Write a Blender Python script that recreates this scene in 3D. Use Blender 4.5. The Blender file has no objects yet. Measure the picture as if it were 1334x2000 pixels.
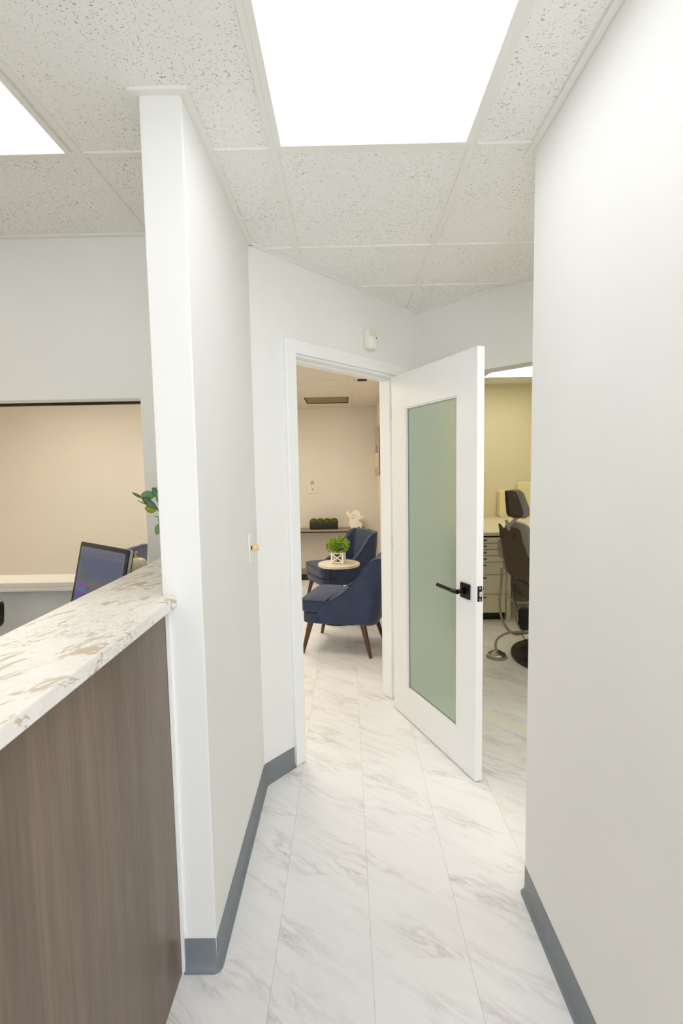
import bpy, bmesh, math, random
from mathutils import Vector, Matrix
random.seed(4)
S = bpy.context.scene
COL = S.collection
PI = math.pi

# ------------------------------------------------------------------ colours / materials
def lin(c):
    return tuple(((v/255)/12.92 if v/255 <= .04045 else ((v/255+.055)/1.055)**2.4) for v in c) + (1,)

def newmat(name):
    m = bpy.data.materials.new(name); m.use_nodes = True
    return m, m.node_tree, m.node_tree.nodes['Principled BSDF']

def plain(name, rgb, rough=.6, metal=0, spec=.5, noise=0, nscale=40, bump=0, coat=0, sheen=0):
    m, t, b = newmat(name)
    b.inputs['Base Color'].default_value = lin(rgb)
    b.inputs['Roughness'].default_value = rough
    b.inputs['Metallic'].default_value = metal
    b.inputs['Specular IOR Level'].default_value = spec
    if coat: b.inputs['Coat Weight'].default_value = coat
    if sheen: b.inputs['Sheen Weight'].default_value = sheen
    tc = t.nodes.new('ShaderNodeTexCoord')
    n = t.nodes.new('ShaderNodeTexNoise'); n.inputs['Scale'].default_value = nscale; n.inputs['Detail'].default_value = 4
    t.links.new(tc.outputs['Object'], n.inputs['Vector'])
    if noise:
        r = t.nodes.new('ShaderNodeValToRGB')
        c = lin(rgb)
        r.color_ramp.elements[0].position = .3; r.color_ramp.elements[1].position = .7
        r.color_ramp.elements[0].color = tuple(v*(1-noise) for v in c[:3])+(1,)
        r.color_ramp.elements[1].color = tuple(min(1, v*(1+noise)) for v in c[:3])+(1,)
        t.links.new(n.outputs['Fac'], r.inputs[0]); t.links.new(r.outputs[0], b.inputs['Base Color'])
    if bump:
        bp = t.nodes.new('ShaderNodeBump'); bp.inputs['Strength'].default_value = bump; bp.inputs['Distance'].default_value = .002
        t.links.new(n.outputs['Fac'], bp.inputs['Height']); t.links.new(bp.outputs[0], b.inputs['Normal'])
    return m

def emit(name, rgb, strength, lines=False):
    m, t, b = newmat(name)
    b.inputs['Base Color'].default_value = lin(rgb)
    b.inputs['Emission Color'].default_value = lin(rgb)
    b.inputs['Emission Strength'].default_value = strength
    b.inputs['Roughness'].default_value = .4
    return m

class N:   # tiny node helper
    def __init__(s, t): s.t = t
    def __call__(s, kind, **kw):
        n = s.t.nodes.new(kind)
        for k, v in kw.items():
            if k.startswith('_'): setattr(n, k[1:], v)
            else:
                i = n.inputs[int(k[1:])] if k[0] == 'i' and k[1:].isdigit() else n.inputs[k.replace('_', ' ')]
                if hasattr(v, 'links') or isinstance(v, bpy.types.NodeSocket): s.t.links.new(v, i)
                else: i.default_value = v
        return n
    def math(s, op, a, b=0.0, clamp=False):
        n = s.t.nodes.new('ShaderNodeMath'); n.operation = op; n.use_clamp = clamp
        for i, v in enumerate((a, b)):
            if isinstance(v, bpy.types.NodeSocket): s.t.links.new(v, n.inputs[i])
            else: n.inputs[i].default_value = v
        return n.outputs[0]
    def ramp(s, fac, stops):
        n = s.t.nodes.new('ShaderNodeValToRGB'); s.t.links.new(fac, n.inputs[0])
        e = n.color_ramp.elements
        while len(e) < len(stops): e.new(.5)
        for k, (p, c) in enumerate(stops):
            e[k].position = p; e[k].color = c if len(c) == 4 else tuple(c)+(1,)
        return n.outputs[0]
    def mix(s, fac, a, b):
        n = s.t.nodes.new('ShaderNodeMix'); n.data_type = 'RGBA'
        if isinstance(fac, bpy.types.NodeSocket): s.t.links.new(fac, n.inputs[0])
        else: n.inputs[0].default_value = fac
        for i, v in ((6, a), (7, b)):
            if isinstance(v, bpy.types.NodeSocket): s.t.links.new(v, n.inputs[i])
            else: n.inputs[i].default_value = v
        return n.outputs[2]

def ceiling_mat(name, rgb, dens=1.0):
    m, t, b = newmat(name); n = N(t)
    tc = n('ShaderNodeTexCoord').outputs['Object']
    wob = n('ShaderNodeTexNoise', Vector=tc, Scale=26.0, Detail=2.0)
    wv = n('ShaderNodeVectorMath', _operation='SCALE', i0=wob.outputs['Color'], Scale=.045).outputs[0]
    v = n('ShaderNodeVectorMath', _operation='ADD', i0=tc, i1=wv).outputs[0]
    def specks(scale, size, keep, stretch, rot):
        mp = n('ShaderNodeMapping', Vector=v, Scale=stretch, Rotation=(0, 0, rot))
        vo = n('ShaderNodeTexVoronoi', Vector=mp.outputs[0], Scale=scale)
        sep = n('ShaderNodeSeparateColor', Color=vo.outputs['Color'])
        hit = n.math('LESS_THAN', vo.outputs['Distance'], n.math('MULTIPLY', sep.outputs[1], size))
        k = n.math('LESS_THAN', sep.outputs[0], keep)
        return n.math('MULTIPLY', hit, k)
    cl = n('ShaderNodeTexNoise', Vector=tc, Scale=5.0, Detail=2.0).outputs['Fac']
    a = specks(105, .40, .42*dens, (1, 2.4, 1), .5)
    c = specks(125, .40, .34*dens, (2.3, 1, 1), .3)
    d = specks(210, .34, .4*dens, (1, 1.4, 1), 1.2)
    big = n.math('MAXIMUM', a, c)
    tot = n.math('MAXIMUM', big, n.math('MULTIPLY', d, .55))
    tot = n.math('MULTIPLY', tot, n.ramp(cl, [(.33, (.35,)*3), (.62, (.85,)*3)]))
    base = lin(rgb); dark = lin((rgb[0]*.60, rgb[1]*.56, rgb[2]*.50))
    fine = n('ShaderNodeTexNoise', Vector=tc, Scale=220.0, Detail=3.0).outputs['Fac']
    bc = n.mix(fine, tuple(x*.95 for x in base[:3])+(1,), tuple(min(1, x*1.04) for x in base[:3])+(1,))
    t.links.new(n.mix(tot, bc, dark), b.inputs['Base Color'])
    b.inputs['Roughness'].default_value = .9; b.inputs['Specular IOR Level'].default_value = .15
    h = n.math('SUBTRACT', n.math('MULTIPLY', fine, .3), tot)
    bp = n('ShaderNodeBump', Height=h, Strength=.35, Distance=.002)
    t.links.new(bp.outputs[0], b.inputs['Normal'])
    return m

def floor_mat():
    m, t, b = newmat('marble_tile'); n = N(t)
    tc = n('ShaderNodeTexCoord').outputs['Object']
    sx = n('ShaderNodeSeparateXYZ', Vector=tc)
    u = n.math('DIVIDE', n.math('ADD', sx.outputs[0], .2475), .3025)
    iu = n.math('FLOOR', u)
    fu = n.math('FRACT', u)
    off = n.math('MULTIPLY', n.math('MODULO', n.math('ABSOLUTE', iu), 2.0), .5)
    vv = n.math('ADD', n.math('DIVIDE', n.math('SUBTRACT', sx.outputs[1], .485), .66), off)
    iv = n.math('FLOOR', vv); fv = n.math('FRACT', vv)
    wn = n('ShaderNodeTexWhiteNoise', _noise_dimensions='2D', Vector=n('ShaderNodeCombineXYZ', X=iu, Y=iv).outputs[0])
    offv = n('ShaderNodeVectorMath', _operation='SCALE', i0=wn.outputs['Color'], Scale=23.0).outputs[0]
    # veins run diagonally: rotate then stretch
    mp = n('ShaderNodeMapping', Vector=tc, Rotation=(0, 0, math.radians(37)))
    mp2 = n('ShaderNodeMapping', Vector=mp.outputs[0], Scale=(1.0, 4.6, 1))
    p = n('ShaderNodeVectorMath', _operation='ADD', i0=mp2.outputs[0], i1=offv).outputs[0]
    n1 = n('ShaderNodeTexNoise', Vector=p, Scale=3.4, Detail=8.0, Roughness=.62, Distortion=.7).outputs['Fac']
    ridge = n.math('ABSOLUTE', n.math('SUBTRACT', n1, .5))
    vein = n.ramp(ridge, [(0, (1, 1, 1)), (.018, (.45,)*3), (.065, (0, 0, 0))])
    msk = n('ShaderNodeTexNoise', Vector=p, Scale=1.6, Detail=3.0).outputs['Fac']
    mk = n.ramp(msk, [(.44, (0, 0, 0)), (.66, (1, 1, 1))])
    n2 = n('ShaderNodeTexNoise', Vector=p, Scale=5.5, Detail=9.0, Roughness=.7, Distortion=.3).outputs['Fac']
    soft = n.ramp(n2, [(.48, (0, 0, 0)), (.78, (1, 1, 1))])
    soft = n.math('MULTIPLY', soft, n.math('ADD', n.math('MULTIPLY', mk, .8), .2))
    amt = n.math('ADD', n.math('MULTIPLY', n.math('MULTIPLY', vein, mk), .42), n.math('MULTIPLY', soft, .5), clamp=True)
    base = lin((240, 239, 239)); grey = lin((158, 152, 148))
    c = n.mix(amt, base, grey)
    g1 = n.math('LESS_THAN', n.math('ABSOLUTE', n.math('SUBTRACT', fu, .0)), .0045)
    g2 = n.math('LESS_THAN', fv, .0012)
    g = n.math('MULTIPLY', n.math('MAXIMUM', g1, n.math('MULTIPLY', g2, .25)), .55)
    c = n.mix(g, c, lin((150, 144, 138)))
    t.links.new(c, b.inputs['Base Color'])
    b.inputs['Roughness'].default_value = .42; b.inputs['Specular IOR Level'].default_value = .35
    return m

def quartz_mat():
    m, t, b = newmat('quartz'); n = N(t)
    tc = n('ShaderNodeTexCoord').outputs['Object']
    mp = n('ShaderNodeMapping', Vector=tc, Rotation=(0.3, 0.2, math.radians(-62)), Scale=(1, 1, 1))
    mp2 = n('ShaderNodeMapping', Vector=mp.outputs[0], Scale=(1.0, 2.7, 1.8)).outputs[0]
    n1 = n('ShaderNodeTexNoise', Vector=mp2, Scale=7.5, Detail=7.0, Roughness=.62, Distortion=1.6).outputs['Fac']
    n2 = n('ShaderNodeTexNoise', Vector=mp2, Scale=15.0, Detail=6.0, Roughness=.65, Distortion=1.8).outputs['Fac']
    n3 = n('ShaderNodeTexNoise', Vector=tc, Scale=4.0, Detail=2.0).outputs['Fac']
    a = n.ramp(n1, [(.555, (0, 0, 0)), (.59, (.75,)*3), (.70, (1, 1, 1))])
    r = n.ramp(n.math('ABSOLUTE', n.math('SUBTRACT', n2, .5)), [(0, (1, 1, 1)), (.012, (.5,)*3), (.03, (0, 0, 0))])
    k = n.ramp(n3, [(.42, (0, 0, 0)), (.6, (1, 1, 1))])
    c = n.mix(n.math('MULTIPLY', a, .85), lin((244, 241, 236)), lin((188, 164, 130)))
    c = n.mix(n.math('MULTIPLY', n.math('MULTIPLY', r, k), .6), c, lin((150, 132, 110)))
    t.links.new(c, b.inputs['Base Color'])
    b.inputs['Roughness'].default_value = .34; b.inputs['Specular IOR Level'].default_value = .35
    return m

def wood_mat(name, c0, c1, axis='z', rough=.45, sc=1.0):
    m, t, b = newmat(name); n = N(t)
    tc = n('ShaderNodeTexCoord').outputs['Object']
    k = {'z': (22, 22, 1.0), 'x': (1.0, 22, 22), 'y': (22, 1.0, 22)}[axis]
    mp = n('ShaderNodeMapping', Vector=tc, Scale=tuple(v*sc for v in k)).outputs[0]
    n1 = n('ShaderNodeTexNoise', Vector=mp, Scale=1.0, Detail=6.0, Roughness=.65, Distortion=.35).outputs['Fac']
    k2 = tuple(v*sc*(6 if v > 2 else 5.5) for v in k)
    mp3 = n('ShaderNodeMapping', Vector=tc, Scale=k2).outputs[0]
    n2 = n('ShaderNodeTexNoise', Vector=mp3, Scale=1.0, Detail=4.0, Roughness=.7).outputs['Fac']
    f = n.math('ADD', n.math('MULTIPLY', n1, .58), n.math('MULTIPLY', n2, .42))
    t.links.new(n.ramp(f, [(.33, lin(c0)), (.5, lin(tuple((a+b_)/2 for a, b_ in zip(c0, c1)))), (.66, lin(c1))]), b.inputs['Base Color'])
    b.inputs['Roughness'].default_value = rough
    return m

def fabric_mat(name, rgb):
    m, t, b = newmat(name); n = N(t)
    tc = n('ShaderNodeTexCoord').outputs['Object']
    n1 = n('ShaderNodeTexNoise', Vector=tc, Scale=320.0, Detail=3.0).outputs['Fac']
    n2 = n('ShaderNodeTexNoise', Vector=tc, Scale=7.0, Detail=2.0).outputs['Fac']
    c = lin(rgb)
    f = n.math('ADD', n.math('MULTIPLY', n1, .7), n.math('MULTIPLY', n2, .3))
    t.links.new(n.ramp(f, [(.35, tuple(v*.7 for v in c[:3])+(1,)), (.65, tuple(v*1.35 for v in c[:3])+(1,))]), b.inputs['Base Color'])
    b.inputs['Roughness'].default_value = .95; b.inputs['Specular IOR Level'].default_value = .1
    b.inputs['Sheen Weight'].default_value = .25
    bp = n('ShaderNodeBump', Height=n1, Strength=.3, Distance=.001)
    t.links.new(bp.outputs[0], b.inputs['Normal'])
    return m

def leaf_mat(name, c0, c1, rough=.5):
    m, t, b = newmat(name); n = N(t)
    tc = n('ShaderNodeTexCoord').outputs['Object']
    n1 = n('ShaderNodeTexNoise', Vector=tc, Scale=60.0, Detail=2.0).outputs['Fac']
    t.links.new(n.ramp(n1, [(.36, lin(c0)), (.64, lin(c1))]), b.inputs['Base Color'])
    b.inputs['Roughness'].default_value = rough
    return m

M = {}
M['wall'] = plain('wall_paint', (237, 237, 235), .7, spec=.3, noise=.01, nscale=3)
M['trimw'] = plain('white_gloss_paint', (242, 243, 243), .35, spec=.5, noise=.006, nscale=5)
M['beige'] = plain('waiting_paint', (230, 223, 210), .8, spec=.2, noise=.01, nscale=3)
M['opwall'] = plain('operatory_paint', (228, 222, 196), .8, spec=.2, noise=.01, nscale=3)
M['ceil'] = ceiling_mat('acoustic_tile', (240, 240, 236))
M['ceilw'] = ceiling_mat('acoustic_tile_waiting', (228, 220, 205), .6)
M['grid'] = plain('grid_white', (236, 235, 229), .5, noise=.01, nscale=6)
M['gridw'] = plain('grid_waiting', (226, 218, 204), .6, noise=.01, nscale=6)
M['gap'] = plain('shadow_gap', (52, 46, 38), .9, noise=.2)
M['floor'] = floor_mat()
M['cove'] = plain('grey_vinyl_base', (120, 126, 132), .42, noise=.03, nscale=12)
M['quartz'] = quartz_mat()
M['panel'] = wood_mat('brown_grey_laminate', (98, 84, 71), (134, 116, 100), 'z', .42, .55)
M['light'] = emit('lit_diffuser', (250, 252, 255), 1.85)
M['lighth'] = emit('warm_reception_diffuser', (255, 244, 222), 1.75)
M['fillp'] = emit('passage_fill_diffuser', (252, 250, 246), 5.2)  # for the unseen fill panel added in the passage
M['black'] = plain('black_metal', (24, 23, 24), .35, metal=.6, noise=.1)
M['bronze'] = plain('dark_bronze', (48, 40, 36), .25, metal=.9, noise=.1)
M['blackp'] = plain('black_plastic', (16, 16, 18), .28, noise=.1)
M['chrome'] = plain('chrome', (205, 205, 200), .16, metal=1, noise=.03)
M['steel'] = plain('brushed_steel', (186, 184, 178), .35, metal=1, noise=.05)
M['silver'] = plain('silver_case', (190, 190, 188), .35, metal=.5, noise=.02)
M['cream'] = plain('cream_plastic', (238, 230, 190), .45, noise=.01)
M['ivory'] = plain('ivory_plastic', (232, 226, 214), .4, noise=.01)
M['white'] = plain('white_plastic', (240, 238, 234), .35, noise=.01)
M['knob'] = plain('yellowed_knob', (232, 200, 132), .4, noise=.03)
M['navy'] = fabric_mat('navy_fabric', (56, 65, 89))
M['navypipe'] = fabric_mat('navy_piping', (44, 52, 80))
M['walnut'] = wood_mat('walnut_leg', (62, 36, 25), (104, 62, 42), 'z', .35, 1.5)
M['ashtop'] = wood_mat('pale_oak_top', (206, 190, 170), (230, 218, 200), 'x', .5, 1.4)
M['console'] = wood_mat('grey_oak', (140, 120, 100), (176, 156, 134), 'x', .55, 1.2)
M['consoled'] = plain('dark_iron', (38, 34, 32), .5, metal=.3, noise=.1)
M['leaf'] = leaf_mat('boxwood_leaf', (96, 146, 22), (196, 218, 84))
M['leafd'] = leaf_mat('boxwood_inner', (52, 84, 16), (84, 120, 34))
M['euca'] = leaf_mat('eucalyptus_leaf', (96, 142, 88), (118, 158, 108), .45)
M['eucay'] = leaf_mat('eucalyptus_yellow', (140, 156, 24), (164, 172, 40), .45)
M['eucad'] = leaf_mat('eucalyptus_dark', (62, 100, 74), (88, 128, 96), .45)
M['stem'] = plain('brown_stem', (88, 66, 48), .7, noise=.1)
M['moss'] = leaf_mat('moss', (48, 58, 14), (92, 100, 34), .95)
M['planterb'] = plain('black_ceramic', (40, 38, 40), .5, noise=.08)
M['whitewood'] = plain('whitewashed_wood', (250, 243, 230), .6, noise=.04, nscale=30)
M['pumpkin'] = plain('white_pumpkin_skin', (240, 228, 198), .5, noise=.03, nscale=12)
M['pstem'] = plain('pumpkin_stem_tan', (222, 184, 128), .7, noise=.08, nscale=30)
M['vase'] = plain('white_ceramic', (236, 234, 230), .25, noise=.01)
M['cabinet'] = plain('cabinet_laminate', (224, 217, 194), .5, noise=.02, nscale=6)
M['worktop'] = plain('cream_worktop', (222, 214, 190), .45, noise=.02, nscale=20)
M['brownshell'] = plain('brown_plastic_shell', (82, 66, 54), .4, noise=.05, nscale=10)
M['greyvinyl'] = plain('grey_vinyl', (150, 148, 140), .5, noise=.03, nscale=10)
M['hose'] = plain('taupe_hose', (150, 140, 118), .5, noise=.04)
M['hosec'] = plain('pale_tube', (176, 184, 176), .35, noise=.04)
M['darkbase'] = plain('dark_brown_plate', (52, 42, 36), .45, noise=.06)
M['latchm'] = plain('latch_metal', (214, 206, 196), .3, metal=.7, noise=.03)
M['threshold'] = plain('pale_threshold', (238, 236, 226), .5, noise=.01, nscale=8)
M['strip'] = plain('transition_strip', (232, 236, 236), .35, noise=.01)
M['filter'] = plain('vent_filter', (150, 136, 100), .95, noise=.18, nscale=22, bump=.5)
M['paper'] = plain('cream_paper', (240, 228, 196), .7, noise=.04, nscale=60)
M['lilac'] = plain('lilac_print', (150, 140, 160), .5, noise=.05)
M['plaqueback'] = plain('plaque_tan', (196, 178, 148), .3, noise=.02)
M['ledge'] = plain('window_ledge_paint', (244, 236, 224), .4, noise=.01)
M['desk'] = plain('desk_laminate', (200, 196, 188), .5, noise=.03, nscale=10)
M['officechair'] = plain('black_vinyl', (14, 14, 15), .3, noise=.15)

def glass_mat():
    m, t, b = newmat('frosted_glass')
    b.inputs['Base Color'].default_value = lin((205, 222, 208))
    b.inputs['Roughness'].default_value = .28
    b.inputs['IOR'].default_value = 1.3
    b.inputs['Transmission Weight'].default_value = .8
    n = N(t)
    tc = n('ShaderNodeTexCoord').outputs['Object']
    ns = n('ShaderNodeTexNoise', Vector=tc, Scale=2.0, Detail=2.0).outputs['Fac']
    t.links.new(n.mix(ns, lin((212, 229, 216)), lin((220, 232, 218))), b.inputs['Base Color'])
    return m
M['frost'] = glass_mat()
def acrylic_mat():
    m, t, b = newmat('clear_acrylic')
    b.inputs['Base Color'].default_value = lin((225, 215, 205))
    b.inputs['Roughness'].default_value = .08
    b.inputs['Transmission Weight'].default_value = .85
    b.inputs['IOR'].default_value = 1.2
    return m
M['acrylic'] = acrylic_mat()
def prism_light():
    m, t, b = newmat('prismatic_diffuser'); n = N(t)
    tc = n('ShaderNodeTexCoord').outputs['Object']
    w = n('ShaderNodeTexWave', Vector=tc, Scale=34.0, _bands_direction='Y')
    c = n.ramp(w.outputs['Fac'], [(0, lin((236, 228, 214))), (1, lin((255, 252, 246)))])
    t.links.new(c, b.inputs['Emission Color']); b.inputs['Emission Strength'].default_value = .72
    b.inputs['Base Color'].default_value = lin((240, 236, 226))
    return m
M['lightl'] = prism_light()
M['lightw'] = emit('warm_lit_diffuser', (255, 247, 232), 7.6)
M['lightw2'] = emit('warm_lit_diffuser_far', (255, 247, 232), 4.6)
M['lighto'] = emit('operatory_lit_diffuser', (255, 248, 224), 4.2)
def scr(name, rgb, e=.35):
    m, t, b = newmat(name)
    b.inputs['Base Color'].default_value = (0.01, .01, .012, 1)
    b.inputs['Emission Color'].default_value = lin(rgb); b.inputs['Emission Strength'].default_value = e
    b.inputs['Roughness'].default_value = .2
    return m
SCR = [scr('screen_blue', (76, 86, 120)), scr('screen_header', (98, 104, 130)), scr('screen_grey', (92, 98, 104)),
       scr('screen_brown', (88, 80, 84)), scr('screen_purple', (128, 62, 156)), scr('screen_teal', (56, 124, 142)),
       scr('screen_slate', (86, 92, 124)), scr('screen_text', (84, 86, 96))]
for s_ in SCR: s_.node_tree.nodes['Principled BSDF'].inputs['Emission Strength'].default_value = .42

# ------------------------------------------------------------------ mesh builder
class MB:
    def __init__(s): s.b = bmesh.new(); s.mi = 0
    def _f(s, f):
        f.material_index = s.mi; return f
    def box(s, x0, x1, y0, y1, z0, z1, T=None):
        v = [s.b.verts.new(Vector((x, y, z))) for x in (x0, x1) for y in (y0, y1) for z in (z0, z1)]
        if T:
            for q in v: q.co = T @ q.co
        for i in ((0, 1, 3, 2), (4, 6, 7, 5), (0, 4, 5, 1), (2, 3, 7, 6), (0, 2, 6, 4), (1, 5, 7, 3)):
            s._f(s.b.faces.new([v[k] for k in i]))
        return s
    def prism(s, pts, z0, z1, T=None):
        lo = [s.b.verts.new(Vector((p[0], p[1], z0))) for p in pts]
        hi = [s.b.verts.new(Vector((p[0], p[1], z1))) for p in pts]
        if T:
            for q in lo+hi: q.co = T @ q.co
        s._f(s.b.faces.new(lo[::-1])); s._f(s.b.faces.new(hi))
        n = len(pts)
        for i in range(n):
            s._f(s.b.faces.new((lo[i], lo[(i+1) % n], hi[(i+1) % n], hi[i])))
        return s
    def loft(s, rings, closed_ring=True, caps=True, closed_path=False):
        R = [[s.b.verts.new(Vector(p)) for p in r] for r in rings]
        n = len(R[0]); m = len(R)
        for i in range(m if closed_path else m-1):
            a, c = R[i], R[(i+1) % m]
            for j in range(n if closed_ring else n-1):
                k = (j+1) % n
                s._f(s.b.faces.new((a[j], a[k], c[k], c[j])))
        if caps and not closed_path and closed_ring:
            s._f(s.b.faces.new(R[0][::-1])); s._f(s.b.faces.new(R[-1]))
        return s
    def tube(s, pts, r, seg=10, closed=False):
        pts = [Vector(p) for p in pts]; rs = r if isinstance(r, (list, tuple)) else [r]*len(pts)
        rings = []; up = None; n = len(pts)
        for i, p in enumerate(pts):
            if closed: d = pts[(i+1) % n]-pts[i-1]
            else: d = pts[min(i+1, n-1)]-pts[max(i-1, 0)]
            d.normalize()
            if up is None:
                up = Vector((0, 0, 1)) if abs(d.z) < .9 else Vector((1, 0, 0))
            up = (up-d*up.dot(d)); up.normalize(); sd = d.cross(up)
            rings.append([p+(up*math.cos(a)+sd*math.sin(a))*rs[i] for a in [2*PI*k/seg for k in range(seg)]])
        return s.loft(rings, closed_path=closed)
    def cyl(s, c, r0, r1, z0, z1, seg=24):
        return s.loft([[(c[0]+r*math.cos(2*PI*k/seg), c[1]+r*math.sin(2*PI*k/seg), z) for k in range(seg)] for r, z in ((r0, z0), (r1, z1))])
    def lathe(s, prof, c=(0, 0, 0), seg=32, axis=None):
        rings = [[(c[0]+r*math.cos(2*PI*k/seg), c[1]+r*math.sin(2*PI*k/seg), c[2]+z) for k in range(seg)] for r, z in prof]
        return s.loft(rings)
    def sphere(s, c, r, sc=(1, 1, 1), seg=16, rg=10):
        prof = []
        rings = []
        for i in range(1, rg):
            a = PI*i/rg
            rings.append([(c[0]+r*sc[0]*math.sin(a)*math.cos(2*PI*k/seg), c[1]+r*sc[1]*math.sin(a)*math.sin(2*PI*k/seg), c[2]-r*sc[2]*math.cos(a)) for k in range(seg)])
        return s.loft(rings)
    def xf(s, T):
        for v in s.b.verts: v.co = T @ v.co
        return s
    def build(s, name, mat, parent=None, smooth=False, bevel=0, seg=2, loc=None, rotz=None, subsurf=0, angle=40):
        bmesh.ops.recalc_face_normals(s.b, faces=s.b.faces)
        me = bpy.data.meshes.new(name); s.b.to_mesh(me); s.b.free()
        o = bpy.data.objects.new(name, me); COL.objects.link(o)
        for mm in (mat if isinstance(mat, (list, tuple)) else [mat]): me.materials.append(mm)
        if parent is not None: o.parent = parent
        if loc is not None: o.location = loc
        if rotz is not None: o.rotation_euler = (0, 0, rotz)
        if smooth or bevel:
            for p in me.polygons: p.use_smooth = True
            try: me.set_sharp_from_angle(angle=math.radians(angle))
            except Exception: pass
        if bevel:
            md = o.modifiers.new('bevel', 'BEVEL'); md.width = bevel; md.segments = seg; md.limit_method = 'ANGLE'; md.angle_limit = math.radians(35)
        if subsurf:
            md = o.modifiers.new('sub', 'SUBSURF'); md.levels = subsurf; md.render_levels = subsurf
        return o

def Tz(loc, rz=0, rx=0):
    return Matrix.Translation(loc) @ Matrix.Rotation(rz, 4, 'Z') @ Matrix.Rotation(rx, 4, 'X')
def thing(name, label, cat, loc=(0, 0, 0), rotz=0, group=None):
    o = bpy.data.objects.new(name, None); COL.objects.link(o)
    o.location = loc; o.rotation_euler = (0, 0, rotz); o['label'] = label; o['category'] = cat
    o.empty_display_size = .1
    if group: o['group'] = group
    return o
def tag(o, label, cat, group=None):
    o['label'] = label; o['category'] = cat
    if group: o['group'] = group
    return o
STRUCT = {}
def struct(o, label=None, cat=None):
    o['kind'] = 'structure'
    if label: o['label'] = label
    o['category'] = cat or o.name.split('_')[0]
    return o

# ------------------------------------------------------------------ key geometry (metres, camera stands at x=0, y=0)
EYE = 1.53; H = 2.53; HW = 2.36
XL = -.42; XLO = -.535; YC = 1.442          # corridor face, outer face and near end of the stub wall
XR = .615; YR = 1.72
A = Vector((-.42, 2.36)); B = Vector((.485, 3.45))
d1 = (B-A).normalized(); m1 = Vector((d1.y, -d1.x))           # m1 points into the hall
L1 = (B-A).length
d2 = Vector((.6828, -.7311)).normalized(); k2 = Vector((-d2.y, d2.x))   # k2 points into the operatory
def W1(s, off=0): p = A+d1*s+m1*off; return (p.x, p.y)
def W2(s, off=0): p = B+d2*s+k2*off; return (p.x, p.y)

# ---- floor / ceilings
struct(MB().box(-4.2, 3.4, -3.1, 7.4, -.06, 0).build('floor', M['floor']), 'white marble look tile floor with thin grey veins', 'floor')
struct(MB().box(-3.3, 3.3, -3.1, 6.62, H, H+.05).build('ceiling', M['ceil']), 'white speckled acoustic tile ceiling over hall and reception', 'ceiling')
wc = [(-4.1, 2.31), (-.93, 2.31), (-.45, 2.36), W1(.1, -.07), W1(L1, -.07), (.50, 3.7), (.50, 7.26), (-4.1, 7.26)]
struct(MB().prism(wc, HW, HW+.04).build('ceiling', M['ceilw']), 'beige acoustic tile ceiling of the waiting room', 'ceiling')

# ---- walls
m = MB()
m.box(XLO, XL, YC, 2.36, 0, H)
struct(m.build('wall_left', M['wall'], bevel=.004), 'white stub wall between hall and reception desk', 'wall')
struct(MB().box(XR, XR+.12, -3, YR, 0, H).build('wall_right', M['wall'], bevel=.004), 'long white wall on the right of the hall', 'wall')
# reception back wall with the pass-through opening
m = MB(); y0, y1 = 2.255, 2.375
XE = XLO-.0005; m.box(-3.3, XE, y0, y1, 0, 1.03); m.box(-3.3, XE, y0, y1, 1.847, H); m.box(-.89, XE, y0, y1, 1.03, 1.847)
m.box(-3.3, -3.1, y0, y1, 1.03, 1.847)
m.prism([(XLO, 2.3605), (XL-.0005, 2.3605), (-.512, 2.437), (XLO, 2.437)], 0, H)
struct(m.build('wall_reception', M['wall']), 'pale wall with a pass through opening behind the reception desk', 'wall')
struct(MB().box(-3.1, -.892, 2.352, 2.372, 1.8355, 1.847).build('trim_1', M['gap']), 'black track under the top of the reception opening', 'trim')
m = MB(); m.box(-3.2, -.892, 2.1905, 2.372, 1.0305, 1.052); m.box(-.8925, -.82, 2.1905, 2.2548, 1.0305, 1.052); m.box(-3.2, -.82, 2.1905, 2.205, 1.012, 1.0305)
struct(m.build('trim_2', M['ledge'], bevel=.003), 'cream window ledge under the reception opening', 'trim')

# diagonal wall with the door
OP0, OP1, OPH = .270, 1.172, 2.092
m = MB()
m.prism([W1(0), W1(OP0), W1(OP0, -.12), W1(0, -.12)], 0, H)
m.prism([W1(OP1), W1(L1), W1(L1+.1, -.12), W1(OP1, -.12)], 0, H)
m.prism([W1(OP0), W1(OP1), W1(OP1, -.12), W1(OP0, -.12)], OPH, H)
struct(m.build('wall_diagonal', M['wall']), 'white angled wall that holds the open door', 'wall')
# second diagonal wall with the open passage to the operatory
SO0, SO1, SOH = .16, 1.35, 2.09
m = MB()
m.prism([W2(0), W2(SO0), W2(SO0, .13), W2(-.02, .13)], 0, H)
m.prism([W2(SO1), W2(2.3), W2(2.3, .13), W2(SO1, .13)], 0, H)
m.prism([W2(SO0), W2(SO1), W2(SO1, .13), W2(SO0, .13)], SOH, H)
struct(m.build('wall_operatory', M['wall']), 'white angled wall with the opening to the treatment room', 'wall')
# waiting room
struct(MB().box(-1.3, .56, 7.2, 7.32, 0, 2.55).build('wall_back', M['beige']), 'beige far wall of the waiting room', 'wall')
m = MB(); m.box(.425, .56, 3.62, 7.2, 0, 2.55)
struct(m.build('wall_divider', M['beige']), 'beige side wall between waiting room and treatment room', 'wall')
m = MB(); m.box(-4.2, -1.3, 5.6, 5.72, 0, 2.55); m.box(-1.42, -1.3, 5.72, 7.32, 0, 2.55)
struct(m.build('wall_alcove', M['beige']), 'beige waiting room wall seen through the reception opening', 'wall')
struct(MB().box(-4.2, -4.1, 2.3, 5.6, 0, 2.55).build('wall_far_left', M['beige']), 'beige end wall of the waiting room', 'wall')
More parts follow.
